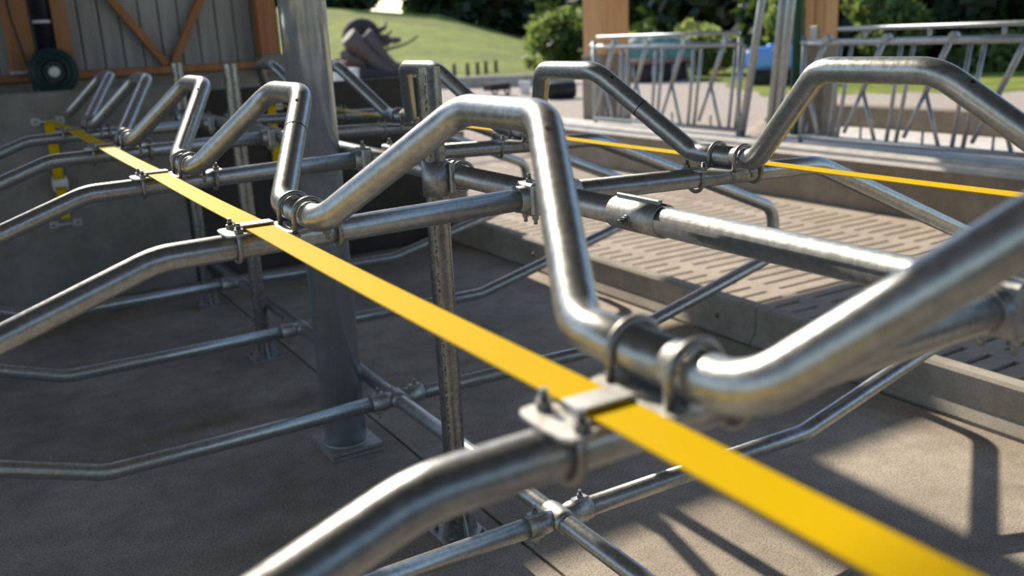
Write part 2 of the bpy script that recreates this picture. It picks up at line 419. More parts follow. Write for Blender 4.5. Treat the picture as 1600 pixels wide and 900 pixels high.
st = ramp(n, edge.outputs[0], [(0.45, (0, 0, 0)), (0.6, (1, 1, 1))])
n.links.new(mixc(n, st, grav, gr2), b.inputs['Base Color']); b.inputs['Roughness'].default_value = 0.95
bump(n, b, nf, 0.6, 0.05)
me.materials.append(gm)
struct(link('ground', me))

# ================================================================== CUBICLE STEELWORK
S = 1.2; Y0 = -0.16
YD = {0: Y0, 1: 1.2, 2: 2.4, 3: 3.6, 4: 4.8}
ZC, ZL = 1.284, 0.289
RT = 0.031
DZ0 = 0.003

hex_m = MB(); hex_m.hexa((0, 0, 0), 0.0105, 0.010); hex_m.cyl((0, 0, 0.009), (0, 0, 0.024), 0.0055, 10)
HEX = hex_m.mesh('bolt', ROD)
def bolt(parent, loc, down=False, name='bolt'):
    return link(name, HEX, parent, loc, (PI, 0, 0) if down else (0, 0, 0))

ordinal = {0: 'nearest', 1: 'second', 2: 'third', 3: 'fourth', 4: 'fifth'}
# ---- dividers
def divider(side, k):
    lab = {
     ('L', 0): 'galvanised tube divider closest to the camera, cut off by the bottom edge, blurred',
     ('L', 1): 'galvanised tube divider on the left, second from the camera, in front of the round column',
     ('L', 2): 'galvanised tube divider on the left, third from the camera, just behind the round column',
     ('L', 3): 'galvanised tube divider on the left, fourth from the camera',
     ('L', 4): 'galvanised tube divider on the left, farthest from the camera, next to the concrete wall',
     ('R', 1): 'galvanised tube divider on the right, nearest of that row, ending above the feed passage',
     ('R', 2): 'galvanised tube divider on the right whose rear loop stands over the sunlit slats',
     ('R', 3): 'galvanised tube divider on the right, third of that row, mostly behind the near bent tube',
     ('R', 4): 'galvanised tube divider on the right, farthest of that row, beside the dark wall'}[(side, k)]
    t = thing('cubicle_divider', lab, 'divider', (0, YD[k], DZ0 if k == 0 else 0), 'tube dividers of the left row' if side == 'L' else 'tube dividers of the right row')
    if side == 'L':
        pts = [(-0.052, 0, ZC), (-1.04, 0, ZC-0.012), (-2.13, 0, 0.885), (-2.16, 0, 0.64), (-1.13, 0, 0.286), (-0.052, 0, ZL)]
        rr = [0.22, 0.10, 0.10, 0.22]
        sg = -1
    else:
        dx = {1: 0.02, 2: -0.02, 3: -0.01, 4: 0.0}[k]
        pts = [(0.052, 0, ZC), (1.06+dx, 0, 1.251), (2.13, 0, 0.800), (2.155, 0, 0.55), (1.06, 0, 0.280), (0.052, 0, ZL)]
        rr = [0.26, 0.10, 0.10, 0.22]; sg = 1
    mb = MB(); mb.tube(fillet(pts, rr, 9), RT, 22); mb.build('loop_tube', GALV, t)
    # clamp casting at the centre rail, with bolts
    mb = MB()
    mb.tube([(sg*0.040, 0, ZC), (sg*0.100, 0, ZC)], 0.0365, 20)
    mb.bbox((min(sg*0.036, sg*0.075), -0.042, ZC-0.046), (max(sg*0.036, sg*0.075), 0.042, ZC+0.044), 0.006)
    c = mb.build('rail_clamp', CAST, t)
    bolt(c, (sg*0.056, -0.026, ZC-0.046), True); bolt(c, (sg*0.056, 0.026, ZC-0.046), True); bolt(c, (sg*0.056, 0, ZC+0.044))
    return t
for k in range(5): divider('L', k)
for k in range(1, 5): divider('R', k)

# ---- centre rail
t = thing('centre_rail', 'thick galvanised tube running head height between the two divider rows', 'rail', (0, 0, ZC))
mb = MB(); mb.tube([(0, -1.9, 0), (0, 0.80, 0)], 0.0355, 24); mb.build('rail_tube', GALV, t)
mb = MB(); mb.tube([(0, 0.81, 0), (0, 6.24, 0)], 0.0345, 24); mb.build('rail_tube', GALV, t)
mb = MB()   # split sleeve coupling, slot on top
seg = 30; R1, R2 = 0.0362, 0.0405; V = []; a0 = math.radians(98); a1 = math.radians(98+346)
for yy in (0.695, 0.875):
    for r in (R1, R2):
        for j in range(seg+1):
            a = a0+(a1-a0)*j/seg; V.append((r*math.cos(a), yy, r*math.sin(a)))
n1 = seg+1
Fq = []
for j in range(seg):
    Fq += [(n1+j, n1+j+1, 3*n1+j+1, 3*n1+j), (j, 2*n1+j, 2*n1+j+1, j+1), (j, j+1, n1+j+1, n1+j), (2*n1+j, 3*n1+j, 3*n1+j+1, 2*n1+j+1)]
mb.add(V, Fq, True)
mb.bbox((-0.012, 0.705, 0.038), (-0.004, 0.865, 0.050), 0.002); mb.bbox((0.002, 0.715, 0.038), (0.010, 0.850, 0.047), 0.002)
cpl = mb.build('sleeve_coupling', CAST, t)
mb = MB(); mb.hexa((0, 0, 0), 0.011, 0.012, Vector((-1, 0, 0))); mb.cyl((-0.010, 0, 0), (-0.026, 0, 0), 0.0055, 10); mb.torus((-0.001, 0, 0), 0.012, 0.003, (1, 0, 0), 18, 6)
mb.build('bolt', ROD, cpl, (-0.040, 0.79, -0.006))

# ---- lower rail with cross fittings
t = thing('lower_rail', 'galvanised tube low above the floor carrying the feet of the dividers', 'rail', (-0.002, 0, ZL))
mb = MB(); mb.tube([(0, -1.9, 0), (0, 6.22, 0)], 0.0295, 22); mb.build('rail_tube', GALV, t)
mb = MB()
mb.tube([(0, -0.052, 0), (0, -0.03, 0), (0, 0.03, 0), (0, 0.052, 0)], [0.034, 0.038, 0.038, 0.034], 18)
mb.tube([(-0.115, 0, 0), (-0.05, 0, 0), (-0.02, 0, 0)], [0.0365, 0.0365, 0.030], 18)
mb.tube([(0.02, 0, 0), (0.05, 0, 0), (0.115, 0, 0)], [0.030, 0.0365, 0.0365], 18)
for sx in (-1, 1):
    mb.bbox((min(sx*.055, sx*.108), -0.013, 0.030), (max(sx*.055, sx*.108), 0.013, 0.043), 0.003)
    mb.bbox((min(sx*.055, sx*.108), -0.013, -0.043), (max(sx*.055, sx*.108), 0.013, -0.030), 0.003)
CROSS = mb.mesh('cross_fitting', CAST)
for k in range(1, 5):
    c = link('cross_fitting', CROSS, t, (0, YD[k], 0))
    for sx in (-1, 1):
        bolt(c, (sx*0.082, 0, 0.043)); bolt(c, (sx*0.082, 0, -0.043), True)

# ---- posts
def post(yy, lab, printed):
    t = thing('rail_post', lab, 'post', (-0.078, yy, 0), 'tube posts under the centre rail')
    mb = MB(); R = 0.0375; zt = 1.632
    seg = 28
    ring = lambda r, zz: [(r*math.cos(2*PI*j/seg), r*math.sin(2*PI*j/seg), zz) for j in range(seg)]
    quads = [(j, (j+1) % seg, seg+(j+1) % seg, seg+j) for j in range(seg)]
    mb.add(ring(R, 0.012)+ring(R, zt), quads, True)
    mb.add(ring(R, zt)+ring(R-0.004, zt), quads, False)
    mb.add(ring(R-0.004, zt)+ring(R-0.004, zt-0.25), quads, True)
    mb.add(ring(R-0.004, zt-0.25), [tuple(range(seg))], False)
    mb.build('tube', GALVP if printed else GALVQ, t)
    mb = MB(); mb.bbox((-0.085, -0.085, 0), (0.085, 0.085, 0.012), 0.002); bp = mb.build('base_plate', CAST, t)
    for sx in (-1, 1):
        for sy in (-1, 1): bolt(bp, (sx*0.062, sy*0.062, 0.012))
    for a in (0, PI/2, PI, 3*PI/2):
        mb = MB(); q = Matrix.Rotation(a, 4, 'Z')
        V = [q @ Vector(p) for p in ((R-.002, -.003, .012), (R+.035, -.003, .012), (R+.008, -.003, .10), (R-.002, -.003, .10),
                                     (R-.002, .003, .012), (R+.035, .003, .012), (R+.008, .003, .10), (R-.002, .003, .10))]
        mb.add(V, [(0, 1, 2, 3), (7, 6, 5, 4), (0, 4, 5, 1), (1, 5, 6, 2), (2, 6, 7, 3), (3, 7, 4, 0)])
        mb.build('foot_gusset', CAST, t)
    # collar and saddle clamp holding the centre rail
    mb = MB(); mb.tube([(0, 0, ZC-0.056), (0, 0, ZC+0.056)], 0.0435, 28)
    col = mb.build('collar', CAST, t)
    mb = MB(); mb.bbox((0.030, -0.048, ZC-0.05), (0.050, 0.048, ZC+0.05), 0.004)
    mb.build('saddle', CAST, col)
    path = [(0.044, 0, 0.052)] + [(0.078+0.046*math.sin(a), 0, 0.046*math.cos(a)) for a in np.linspace(-0.6, PI+0.6, 16)] + [(0.044, 0, -0.052)]
    for dy in (-0.036, 0.036):
        mb = MB(); mb.tube([(px, dy, ZC+pz) for px, _, pz in path], 0.006, 8)
        mb.build('u_bolt', ROD, col)
    return t
post(1.738, 'printed galvanised tube post standing nearest the camera under the centre rail', True)
post(4.107, 'open-topped galvanised tube post left of the round column, the nearer one', False)
post(5.42, 'galvanised tube post left of the column, the one farthest back near the wall', False)

# ---- big round column
t = thing('round_column', 'large round galvanised column standing between the dividers', 'column', (-0.135, 2.70, 0))
mb = MB(); mb.tube([(0, 0, 0.028), (0, 0, 7.25)], 0.0925, 40); mb.build('shaft', GALV2, t)
mb = MB(); mb.bbox((-0.112, -0.125, 0.014), (0.125, 0.125, 0.030), 0.002); mb.build('base_plate', CAST, t)
mb = MB(); mb.bbox((-0.112, -0.140, 0.0), (0.120, 0.115, 0.013), 0.002); mb.build('packing_plate', CAST, t)
mb = MB(); mb.torus((0, 0, 0.031), 0.094, 0.005, (0, 0, 1), 36, 6); mb.build('weld_bead', CAST, t)

# ---- wave-shaped neck rails
def neck_rail(side):
    sg = -1 if side == 'L' else 1
    xl, xt, zl, zt = (0.715, 0.503, 1.3425, 1.582) if side == 'L' else (0.637, 0.490, 1.3285, 1.588)
    lab = 'bent galvanised neck rail on the left rising and dipping from divider to divider' if side == 'L' else 'bent galvanised neck rail on the right rising and dipping from divider to divider'
    t = thing('neck_rail', lab, 'rail', (0, 0, 0))
    ys = [-1.36, -0.155, 1.148, 2.355, 3.56, 4.76, 5.96]
    mids = {1: 0.567, 2: 1.85} if side == 'L' else {1: 0.525, 2: 1.80}
    for i in range(6):
        a, b = ys[i], ys[i+1]; mid = mids.get(i, (a+b)/2 + (0.08 if side == 'L' else 0.04)); hl = 0.15 if side == 'L' else 0.165; zt_ = zt + (0.012 if side == 'R' and i == 1 else 0)
        la, lb = (0.172 if i == 1 else 0.150, 0.14) if side == 'L' else (0.175, 0.105)
        za = zl + (DZ0 if i == 1 else 0); zb = zl + (DZ0 if i == 0 else 0)
        tp = [(sg*xl, a - 0.02 if i else a-0.1, za), (sg*xl, a+la, za), (sg*xt, mid-hl, zt_), (sg*xt, mid+hl, zt_), (sg*xl, b-lb, zb), (sg*xl, b-0.02, zb)]
        path = fillet(tp, [0.10, 0.115, 0.115, 0.10], 10)
        mb = MB(); mb.tube(path, 0.0312, 22); s = mb.build('rail_section', GALV, t)
        # swaged joint ring on the falling leg and a vent hole at the upper bend
        p = Vector(tp[1]).lerp(Vector(tp[2]), 0.62) if side == 'L' else Vector(tp[3]).lerp(Vector(tp[4]), -0.0)
        q = Vector(tp[1]).lerp(Vector(tp[2]), 0.628)
        if side == 'R': p = Vector(tp[1]).lerp(Vector(tp[2]), 0.52); q = Vector(tp[1]).lerp(Vector(tp[2]), 0.528)
        if i == 2: mb = MB(); mb.tube([p, q], 0.0316, 22); mb.build('joint_seam', BLACK, s)
        d = (Vector(tp[2])-Vector(tp[1])).normalized(); tip = Vector(tp[2]).lerp(Vector(tp[1]), 0.16)
        nrm = (Vector((-0.35, -0.55, 0.7)) - d*Vector((-0.35, -0.55, 0.7)).dot(d)).normalized()
        mb = MB(); mb.cyl(tip + nrm*0.0290, tip + nrm*0.0318, 0.0048, 12); mb.build('vent_hole', BLACK, s)
    return t
neck_rail('L'); neck_rail('R')

# ---- clamp plates on the dividers
def lerp_outline(off):
    # half outline (x along the divider measured from the wave axis, outward = towards the strap), y half width
    key = [(0.180, 0.012), (0.178, 0.040), (0.170, 0.052), (0.152, 0.054), (0.134, 0.045), (0.110, 0.038), (0.084, 0.042), (0.062, 0.062), (0.050, 0.076), (0.036, 0.079),
           (0.024, 0.070), (0.010, 0.056), (-0.010, 0.052), (-0.024, 0.066), (-0.036, 0.078), (-0.048, 0.072), (-0.062, 0.054), (-0.080, 0.046), (-0.098, 0.050), (-0.110, 0.046), (-0.117, 0.036), (-0.118, 0.012)]
    w = lambda x: off if -0.062 <= x <= 0.062 else 0.0
    return [(x, y+w(x)) for x, y in key] + [(x, -y+w(x)) for x, y in reversed(key)]
OFF = {0: 0.005}
def plate_mesh(sg, off):
    o = lerp_outline(off); mb = MB(); mb.prism(o[::-1] if sg > 0 else [(-x, y) for x, y in o], 0, 0.005); return mb.mesh('plate', PLATE)
PL = {(-1, 0.005): plate_mesh(-1, 0.005), (-1, -0.03): plate_mesh(-1, -0.03), (1, -0.03): plate_mesh(1, -0.03)}
def ubolt_mesh(axis, R, leg):
    mb = MB()
    pts = [(-R, 0, -leg)] + [(R*math.cos(a), 0, R*math.sin(a)) for a in np.linspace(PI, 0, 15)] + [(R, 0, -leg)]
    mb.tube(pts if axis == 'y' else [(0, x, z) for x, _, z in pts], 0.0062, 10)
    return mb.mesh('u_bolt', ROD)
UB_Y = ubolt_mesh('y', 0.0385, 0.040)
UB_X = ubolt_mesh('x', 0.0372, 0.052)
mb = MB()
mb.bbox((-0.038, -0.020, 0.010), (0.038, 0.020, 0.014), 0.0012)
mb.bbox((-0.0385, -0.020, 0), (-0.0345, 0.020, 0.0135), 0.001); mb.bbox((0.0345, -0.020, 0), (0.0385, 0.020, 0.0135), 0.001)
KEEP = mb.mesh('strap_keeper', PLATE)
mb = MB(); mb.cyl((0, 0, 0), (0, 0, 0.0006), 0.0055, 12); HOLE = mb.mesh('bolt_hole', BLACK)
XS = {'L': -0.812, 'R': 0.738}; XW = {'L': -0.715, 'R': 0.637}
plab = {('L', 0): 'pale bolted clamp plate in the foreground holding the yellow strap', ('L', 1): 'bolted clamp plate where the yellow strap crosses the second divider, left of the column',
        ('L', 2): 'bolted clamp plate where the left strap crosses the third divider', ('L', 3): 'small bolted clamp plate where the left strap crosses the fourth divider',
        ('L', 4): 'shaded clamp plate where the left strap crosses the divider nearest the wall',
        ('R', 1): 'bolted clamp plate on the nearest right divider beside the thin yellow strap', ('R', 2): 'bolted clamp plate on the second right divider, seen under the near bent tube',
        ('R', 3): 'bolted clamp plate on the third right divider, seen between the column and the printed post', ('R', 4): 'bolted clamp plate on the farthest right divider, half hidden behind the column'}
def clamp(side, k):
    sg = -1 if side == 'L' else 1
    zw = 1.3425 if side == 'L' else 1.3285
    ztop = zw - 0.0312 - 0.001
    t = thing('clamp_plate', plab[(side, k)], 'clamp', (XW[side], YD[k], ztop-0.005+(DZ0 if k == 0 else 0)), 'clamp plates on the dividers')
    off = OFF.get(k, -0.03); link('plate', PL[(sg, off)], t)
    wy = {0: 0.005}.get(k, -0.052)
    for dy in (wy-0.055, wy+0.055):
        link('u_bolt', UB_Y, t, (0, dy, 0.037))
        for dx in (-0.0372, 0.0372): bolt(t, (dx, dy, -0.0005), True, 'nut')
    zd = (ZC-0.0095 if side == 'L' else ZC-0.020) - (ztop-0.005)
    for dx in (0.148, -0.096):
        u = link('u_bolt', UB_X, t, (sg*dx, 0, zd)); u.rotation_euler = (PI, 0, 0)
        for dy in (-0.0372, 0.0372): bolt(t, (sg*dx, dy, 0.005), False, 'nut')
    link('strap_keeper', KEEP, t, (XS[side]-XW[side], 0, 0.005))
    for dx, dy in ((0.060, 0.020), (0.060, -0.040)): link('bolt_hole', HOLE, t, (sg*dx, dy, 0.005))
    return t
for k in range(5): clamp('L', k)
for k in range(1, 5): clamp('R', k)

# ---- straps
def strap(side, lab):
    x = XS[side]; z = (1.3425 if side == 'L' else 1.3285) - 0.0312 - 0.001 + 0.0045
    w = 0.0315; th = 0.0025
    t = thing('webbing_strap', lab, 'strap', (x, 0, z))
    yw = 6.155 if side == 'L' else 6.20
    P = []
    ys = [-1.9] + list(np.linspace(-1.3, yw-0.02, 90))
    for yy in ys:
        s = 0.0
        ks = [-1.36, Y0, 1.2, 2.4, 3.6, 4.8, yw]
        for a, b in zip(ks[:-1], ks[1:]):
            if a <= yy <= b: s = -0.003*math.sin(PI*(yy-a)/(b-a))
            if a <= yy <= b and a == Y0: s += DZ0*(b-yy)/(b-a)
            if a <= yy <= b and b == Y0: s += DZ0
        P.append((yy, s - (0.03*max(0, (yy-4.8)/(yw-4.8)) if yy > 4.8 else 0), 0.0, 1.0))
    V = []; Fq = []
    for yy, zz, ny, nz_ in P:
        V += [(-w, yy, zz), (w, yy, zz), (w, yy, zz+th), (-w, yy, zz+th)]
    n = len(P)
    for i in range(n-1):
        for j in range(4): Fq.append((i*4+j, i*4+(j+1) % 4, (i+1)*4+(j+1) % 4, (i+1)*4+j))
    Fq += [(3, 2, 1, 0), tuple((n-1)*4+j for j in range(4))]
    mb = MB(); mb.add(V, Fq); mb.build('strap_band', STRAP, t)
    # hanging end down the wall
    zb = 0.33-z if side == 'L' else 0.30-z
    mb = MB()
    z0 = P[-1][1]
    pts = [(yw-0.03, z0), (yw-0.012, z0+0.001), (yw-0.004, z0-0.012), (yw, z0-0.05), (yw+0.01, -0.42), (yw+0.012, -0.70)]
    V = []; Fq = []
    for yy, zz in pts: V += [(-w, yy, zz), (w, yy, zz), (w, yy+th, zz+th*0.5), (-w, yy+th, zz+th*0.5)]
    for i in range(len(pts)-1):
        for j in range(4): Fq.append((i*4+j, i*4+(j+1) % 4, (i+1)*4+(j+1) % 4, (i+1)*4+j))
    Fq += [(3, 2, 1, 0), tuple((len(pts)-1)*4+j for j in range(4))]
    mb.add(V, Fq); mb.build('hanging_end', STRAP, t)
    if side == 'L':
        mb = MB(); mb.bbox((-0.018, 0, -0.025), (0.018, 0.004, 0.02), 0.001); mb.build('size_tag', BLUE, t, (0.004, yw-0.004, -0.63))
    return t
strap('L', 'wide yellow webbing strap running from the bottom right corner to the left wall')
strap('R', 'thin-looking yellow webbing strap over the right row of dividers')
def wall_bracket(x, z, lab, wy, grp):
    t = thing('strap_bracket', lab, 'bracket', (x, wy, z), grp)
    for sx in (-1, 1):
        mb = MB(); mb.bbox((sx*0.075-0.028, -0.006, -0.026), (sx*0.075+0.028, 0.0, 0.026), 0.003); e = mb.build('lug', PLATE, t)
        mb = MB(); mb.hexa((sx*0.080, -0.006, 0), 0.012, 0.010, Vector((0, -1, 0))); mb.build('bolt', ROD, e)
    mb = MB(); mb.cyl((-0.055, -0.022, 0.0), (0.055, -0.022, 0.0), 0.0085, 12)
    mb.bbox((-0.058, -0.030, -0.012), (-0.048, 0, 0.012), 0.002); mb.bbox((0.048, -0.030, -0.012), (0.058, 0, 0.012), 0.002)
    mb.build('roller', PLATE, t)
wall_bracket(-0.815, 1.285, 'zinc roller bracket on the wall where the yellow strap turns down', 6.2, 'strap brackets on the left wall')
wall_bracket(-0.815, 0.57, 'zinc bracket low on the wall holding the loose strap end', 6.2, 'strap brackets on the left wall')
wall_bracket(0.735, 1.255, 'zinc roller bracket on the dark wall behind the round column', 6.25, 'strap bracket on the dark wall')
t = thing('strap_ratchet', 'white ratchet tensioner on the hanging yellow strap at the left wall', 'ratchet', (-0.812, 6.14, 0.86))
mb = MB(); mb.bbox((-0.045, -0.014, -0.05), (-0.037, 0.016, 0.05), 0.003); mb.bbox((0.037, -0.014, -0.05), (0.045, 0.016, 0.05), 0.003); mb.build('frame', WHITE, t)
mb = MB(); mb.cyl((-0.05, -0.004, 0), (0.05, -0.004, 0), 0.014, 14); mb.build('spindle', PLATE, t)
mb = MB(); mb.bbox((-0.05, -0.034, -0.02), (0.05, -0.014, 0.035), 0.006); mb.build('handle', WHITE, t)

# ================================================================== FEED SIDE
m = MB(); m.bbox((5.64, -14, -0.3), (5.98, 10.6, 0.505), 0.012); struct(m.build('wall_feed', FEEDW))
m = MB(); pr = [(5.605, 0.445), (5.70, 0.532), (5.985, 0.532), (5.985, 0.506), (5.639, 0.506), (5.639, 0.445)]
m.add([(x, -14, z) for x, z in pr] + [(x, 10.6, z) for x, z in pr], [tuple(range(6)), tuple(reversed(range(6, 12)))] + [(j, 6+j, 6+(j+1) % 6, (j+1) % 6) for j in range(6)]); struct(m.build('trim_7', FEEDT))
m = MB(); m.box((5.98, -14, 0.2), (7.45, 6.35, 0.50)); struct(m.build('floor', FEEDT))
m = MB(); m.bbox((7.45, -14, 0.1), (7.65, 6.75, 0.735), 0.01); struct(m.build('wall_passage', FEEDW))

XF = 5.85
BAR = {}
def bar(parent, a, b, r=0.0195, name='upright_bar', mat=FENCE):
    mb = MB(); mb.tube([a, b], r, 10); return mb.build(name, mat, parent)
def fence_panel(y_a, y_b, n_units, y_first, lab, upper_b):
    t = thing('feed_fence', lab, 'fence', (XF, y_a, 0.53), 'self-locking feed fence panels')
    L = y_b - y_a
    bar(t, (0, 0, 0.065), (0, L, 0.065), 0.024, 'bottom_rail')
    bar(t, (0, 0, 0.962), (0, L, 0.962), 0.030, 'top_rail')
    bar(t, (0, 0.02, 1.08), (0, upper_b-y_a, 1.08), 0.020, 'locking_rail')
    for yy in (0.02, L-0.02):
        bar(t, (0, yy, 0), (0, yy, 1.03), 0.024, 'end_bar')
    for yy in np.arange(0.25, L-0.1, 0.66):
        bar(t, (0, yy, 0.96), (0, yy, 1.08), 0.017, 'rail_stay')
    for i in range(n_units):
        yy = y_first + i*0.655 - y_a
        bar(t, (0, yy, 0.07), (0, yy-0.10, 0.95)); bar(t, (0, yy-0.10, 0.07), (0, yy-0.225, 0.95))
        # locking bar: top leans away, splits into two legs at mid height
        J = (0, yy+0.285, 0.53); Tp = (0, yy+0.06, 1.02)
        if 0 < J[1] < L+0.05:
            bar(t, J, Tp, 0.026, 'locking_bar'); bar(t, (0, yy+0.475, 0.13), J, 0.019, 'locking_leg'); bar(t, J, (0, yy+0.125, 0.07), 0.019, 'locking_leg')
            mb = MB(); mb.tube([(-0.035, yy+0.055, 0.99), (0.035, yy+0.055, 0.99)], 0.038, 12); mb.build('pivot', FENCE, t)
            bar(t, (0.02, yy+0.30, 0.07), (0.02, yy+0.30, 0.20), 0.012, 'stop_pin')
            if False: pass
    return t
fence_panel(2.0, 5.62, 6, 1.98, 'self-locking feed fence panel at the right edge, behind the high bent tube', 5.2)
fence_panel(6.45, 9.10, 4, 6.62, 'self-locking feed fence panel between the orange timber pillar and the tall gate posts', 9.0)
def gate_post(yy, lab, lean):
    t = thing('gate_post', lab, 'post', (XF, yy, 0.53), 'tall gate posts in the feed fence')
    mb = MB(); mb.tube([(0, 0, 0), (0, lean, 2.3)], 0.040, 14); mb.build('shaft', FENCE, t)
    mb = MB(); mb.bbox((-0.07, -0.08, 0), (0.07, 0.08, 0.012), 0.003); mb.build('foot_plate', FENCE, t)
    for zz in (0.2, 0.9):
        mb = MB(); mb.cyl((0, lean*zz/2.3+0.03, zz), (0, lean*zz/2.3+0.075, zz), 0.018, 10); mb.build('hinge_pin', FENCE, t)
gate_post(6.42, 'tall leaning galvanised gate post, left one of the three', -0.42)
gate_post(6.03, 'tall leaning galvanised gate post, middle one of the three', -0.24)
gate_post(5.93, 'tall leaning galvanised gate post, right one of the three, touching the middle one', -0.26)
def pillar(x0, y0, x1, y1, zb, zw, lab, mat, cat='pillar', boards=1):
    t = thing('timber_pillar', lab, cat, ((x0+x1)/2, (y0+y1)/2, zb))
    mb = MB(); mb.bbox((-(x1-x0)/2-0.02, -(y1-y0)/2-0.02, 0), ((x1-x0)/2+0.02, (y1-y0)/2+0.02, zw-zb), 0.012); mb.build('concrete_base', FEEDW, t)
    w = (y1-y0)/boards
    for i in range(boards):
        mb = MB(); mb.bbox((-(x1-x0)/2, -(y1-y0)/2+w*i+0.005*(boards > 1), zw-zb), ((x1-x0)/2, -(y1-y0)/2+w*(i+1)-0.005*(boards > 1), 4.4-zb), 0.006); mb.build('timber', mat, t)
    mb = MB(); mb.bbox((-(x1-x0)/2-0.012, -0.05, zw-zb-0.10), (-(x1-x0)/2, 0.05, zw-zb+0.14), 0.003); mb.build('post_shoe', CAST, t)
pillar(6.10, 9.25, 6.55, 9.67, 0.2, 1.38, 'thick orange timber pillar on a concrete base left of the feed fence', WOODO)
pillar(6.42, 5.85, 6.62, 6.12, 0.45, 1.50, 'orange timber pillar of paired boards beside the tall gate posts', WOODO, boards=2)
t = thing('rain_pipe', 'dark green rain pipe beside the paired timber pillar', 'pipe', (6.50, 6.28, 0.48))
mb = MB(); mb.cyl((0, 0, 0), (0, 0, 3.9), 0.055, 16); mb.build('pipe', GREENP, t)
mb = MB(); mb.torus((0, 0, 1.5), 0.056, 0.006, (0, 0, 1), 20, 6); mb.build('pipe_clip', FENCE, t)

# ================================================================== BACK LEFT BUILDING
def wpost(x0, x1, lab, y0=8.30, y1=8.50, zb=1.565):
    o = MB(); o.bbox((x0, y0, zb), (x1, y1, 3.5), 0.006)
    t = thing('timber_post', lab, 'post', ((x0+x1)/2, (y0+y1)/2, zb))
    mb = MB(); mb.bbox((-(x1-x0)/2, -(y1-y0)/2, 0), ((x1-x0)/2, (y1-y0)/2, 3.44-zb), 0.006); mb.build('timber', WOOD, t)
    mb = MB(); mb.bbox((-(x1-x0)/2-0.008, -(y1-y0)/2-0.008, 0.0), ((x1-x0)/2+0.008, (y1-y0)/2+0.008, 0.03), 0.002); mb.build('foot_plate', CAST, t)
wpost(-0.86, -0.655, 'red-brown timber post at the top left corner, left of the dark pipe')
wpost(-0.475, -0.35, 'red-brown timber post just right of the dark pipe and above the green coil')
wpost(1.335, 1.52, 'red-brown timber post at the right end of the grey cladding, beside the column', 8.36, 8.54)
m = MB(); m.bbox((1.33, 8.34, 1.45), (1.56, 8.56, 1.62), 0.006); struct(m.build('trim_8', WALLC))
def brace(a, b, lab):
    a = Vector(a); b = Vector(b); d = b-a; L = d.length
    q = d.to_track_quat('Z', 'Y').to_matrix().to_4x4()
    mb = MB(); mb.bbox((-0.045, -0.035, 0), (0.045, 0.035, L), 0.004, q)
    o = mb.build('timber_brace', WOOD, None, a); tag(o, lab, 'brace')
brace((0.47, 8.55, 1.58), (-0.78, 8.55, 3.40), 'diagonal red-brown timber brace, the left arm of the V on the cladding')
brace((0.535, 8.55, 1.58), (1.55, 8.55, 3.40), 'diagonal red-brown timber brace, the right arm of the V on the cladding')
t = thing('downpipe', 'dark navy downpipe with a pale clip between the timber posts', 'pipe', (-0.565, 8.36, 1.56))
mb = MB(); mb.cyl((0, 0, 0.10), (0, 0, 1.86), 0.082, 24); mb.build('pipe', NAVY, t)
mb = MB(); mb.cyl((0, 0, 0.425), (0, 0, 0.450), 0.086, 24); mb.build('pipe_clip', WHITE, t)
t = thing('hose_reel', 'coil of dark green hose around a pale round hub on the left wall', 'hose', (-0.55, 8.16, 1.575))
for i, (R, dy) in enumerate([(0.185, 0.0), (0.160, -0.012), (0.135, 0.0), (0.110, -0.012), (0.186, -0.045), (0.161, -0.055), (0.136, -0.045), (0.111, -0.055)]):
    mb = MB(); mb.torus((0, dy, 0), R, 0.0165, (0, 1, 0), 40, 8); mb.build('hose_coil', HOSE, t)
mb = MB(); mb.cyl((0, -0.085, 0), (0, 0.10, 0), 0.088, 28); mb.build('drum', HOSE, t)
mb = MB(); mb.tube([(0, -0.085, 0), (0, -0.095, 0), (0, -0.102, 0)], [0.045, 0.044, 0.030], 24); mb.build('hub', WHITE, t)
mb = MB(); mb.bbox((-0.03, 0.05, -0.03), (0.03, 0.18, 0.03), 0.004); mb.build('wall_arm', CAST, t)
c1 = MB(); c1.tube(fillet([(-0.84, 8.26, 2.9), (-0.80, 8.25, 2.05), (-0.715, 8.22, 1.48), (-0.70, 8.20, 1.2)], 0.2), 0.011, 8)
tag(c1.build('power_cable', CABLE), 'black cable hanging down the left timber post', 'cable')
c2 = MB(); c2.tube(fillet([(-0.66, 8.26, 2.9), (-0.645, 8.24, 1.72), (-0.655, 8.22, 1.45), (-0.65, 8.20, 1.2)], 0.2), 0.011, 8)
tag(c2.build('power_cable', CABLE), 'black cable hanging between the left timber post and the green coil', 'cable')

# ================================================================== BACKGROUND
def far(az, d):
    a = math.radians(az); x = -1.38+d*math.sin(a); y = -0.95+d*math.cos(a); return x, y, terr(x, y)
def leaf_cloud(blobs, nq, size, seed, mat):
    r = np.random.default_rng(seed); V = []; Fq = []
    w = np.array([b[3]*b[4]*b[5] for b in blobs])**0.67; w = w/w.sum()
    ch = r.choice(len(blobs), nq, p=w)
    for i in range(nq):
        cx, cy, cz, rx, ry, rz = blobs[ch[i]]
        u = r.normal(size=3); u /= np.linalg.norm(u); rad = r.uniform(0.45, 1.0)**0.6
        c = np.array([cx+u[0]*rx*rad, cy+u[1]*ry*rad, cz+u[2]*rz*rad])
        a = r.normal(size=3); a /= np.linalg.norm(a); b2 = np.cross(a, r.normal(size=3)); b2 /= np.linalg.norm(b2)
        s = size*r.uniform(0.6, 1.3)
        V += [c-a*s, c+b2*s*0.55, c+a*s, c-b2*s*0.55]; Fq.append((4*i, 4*i+1, 4*i+2, 4*i+3))
    me = bpy.data.meshes.new('crown'); me.from_pydata([tuple(p) for p in V], [], Fq); me.materials.append(mat); return me
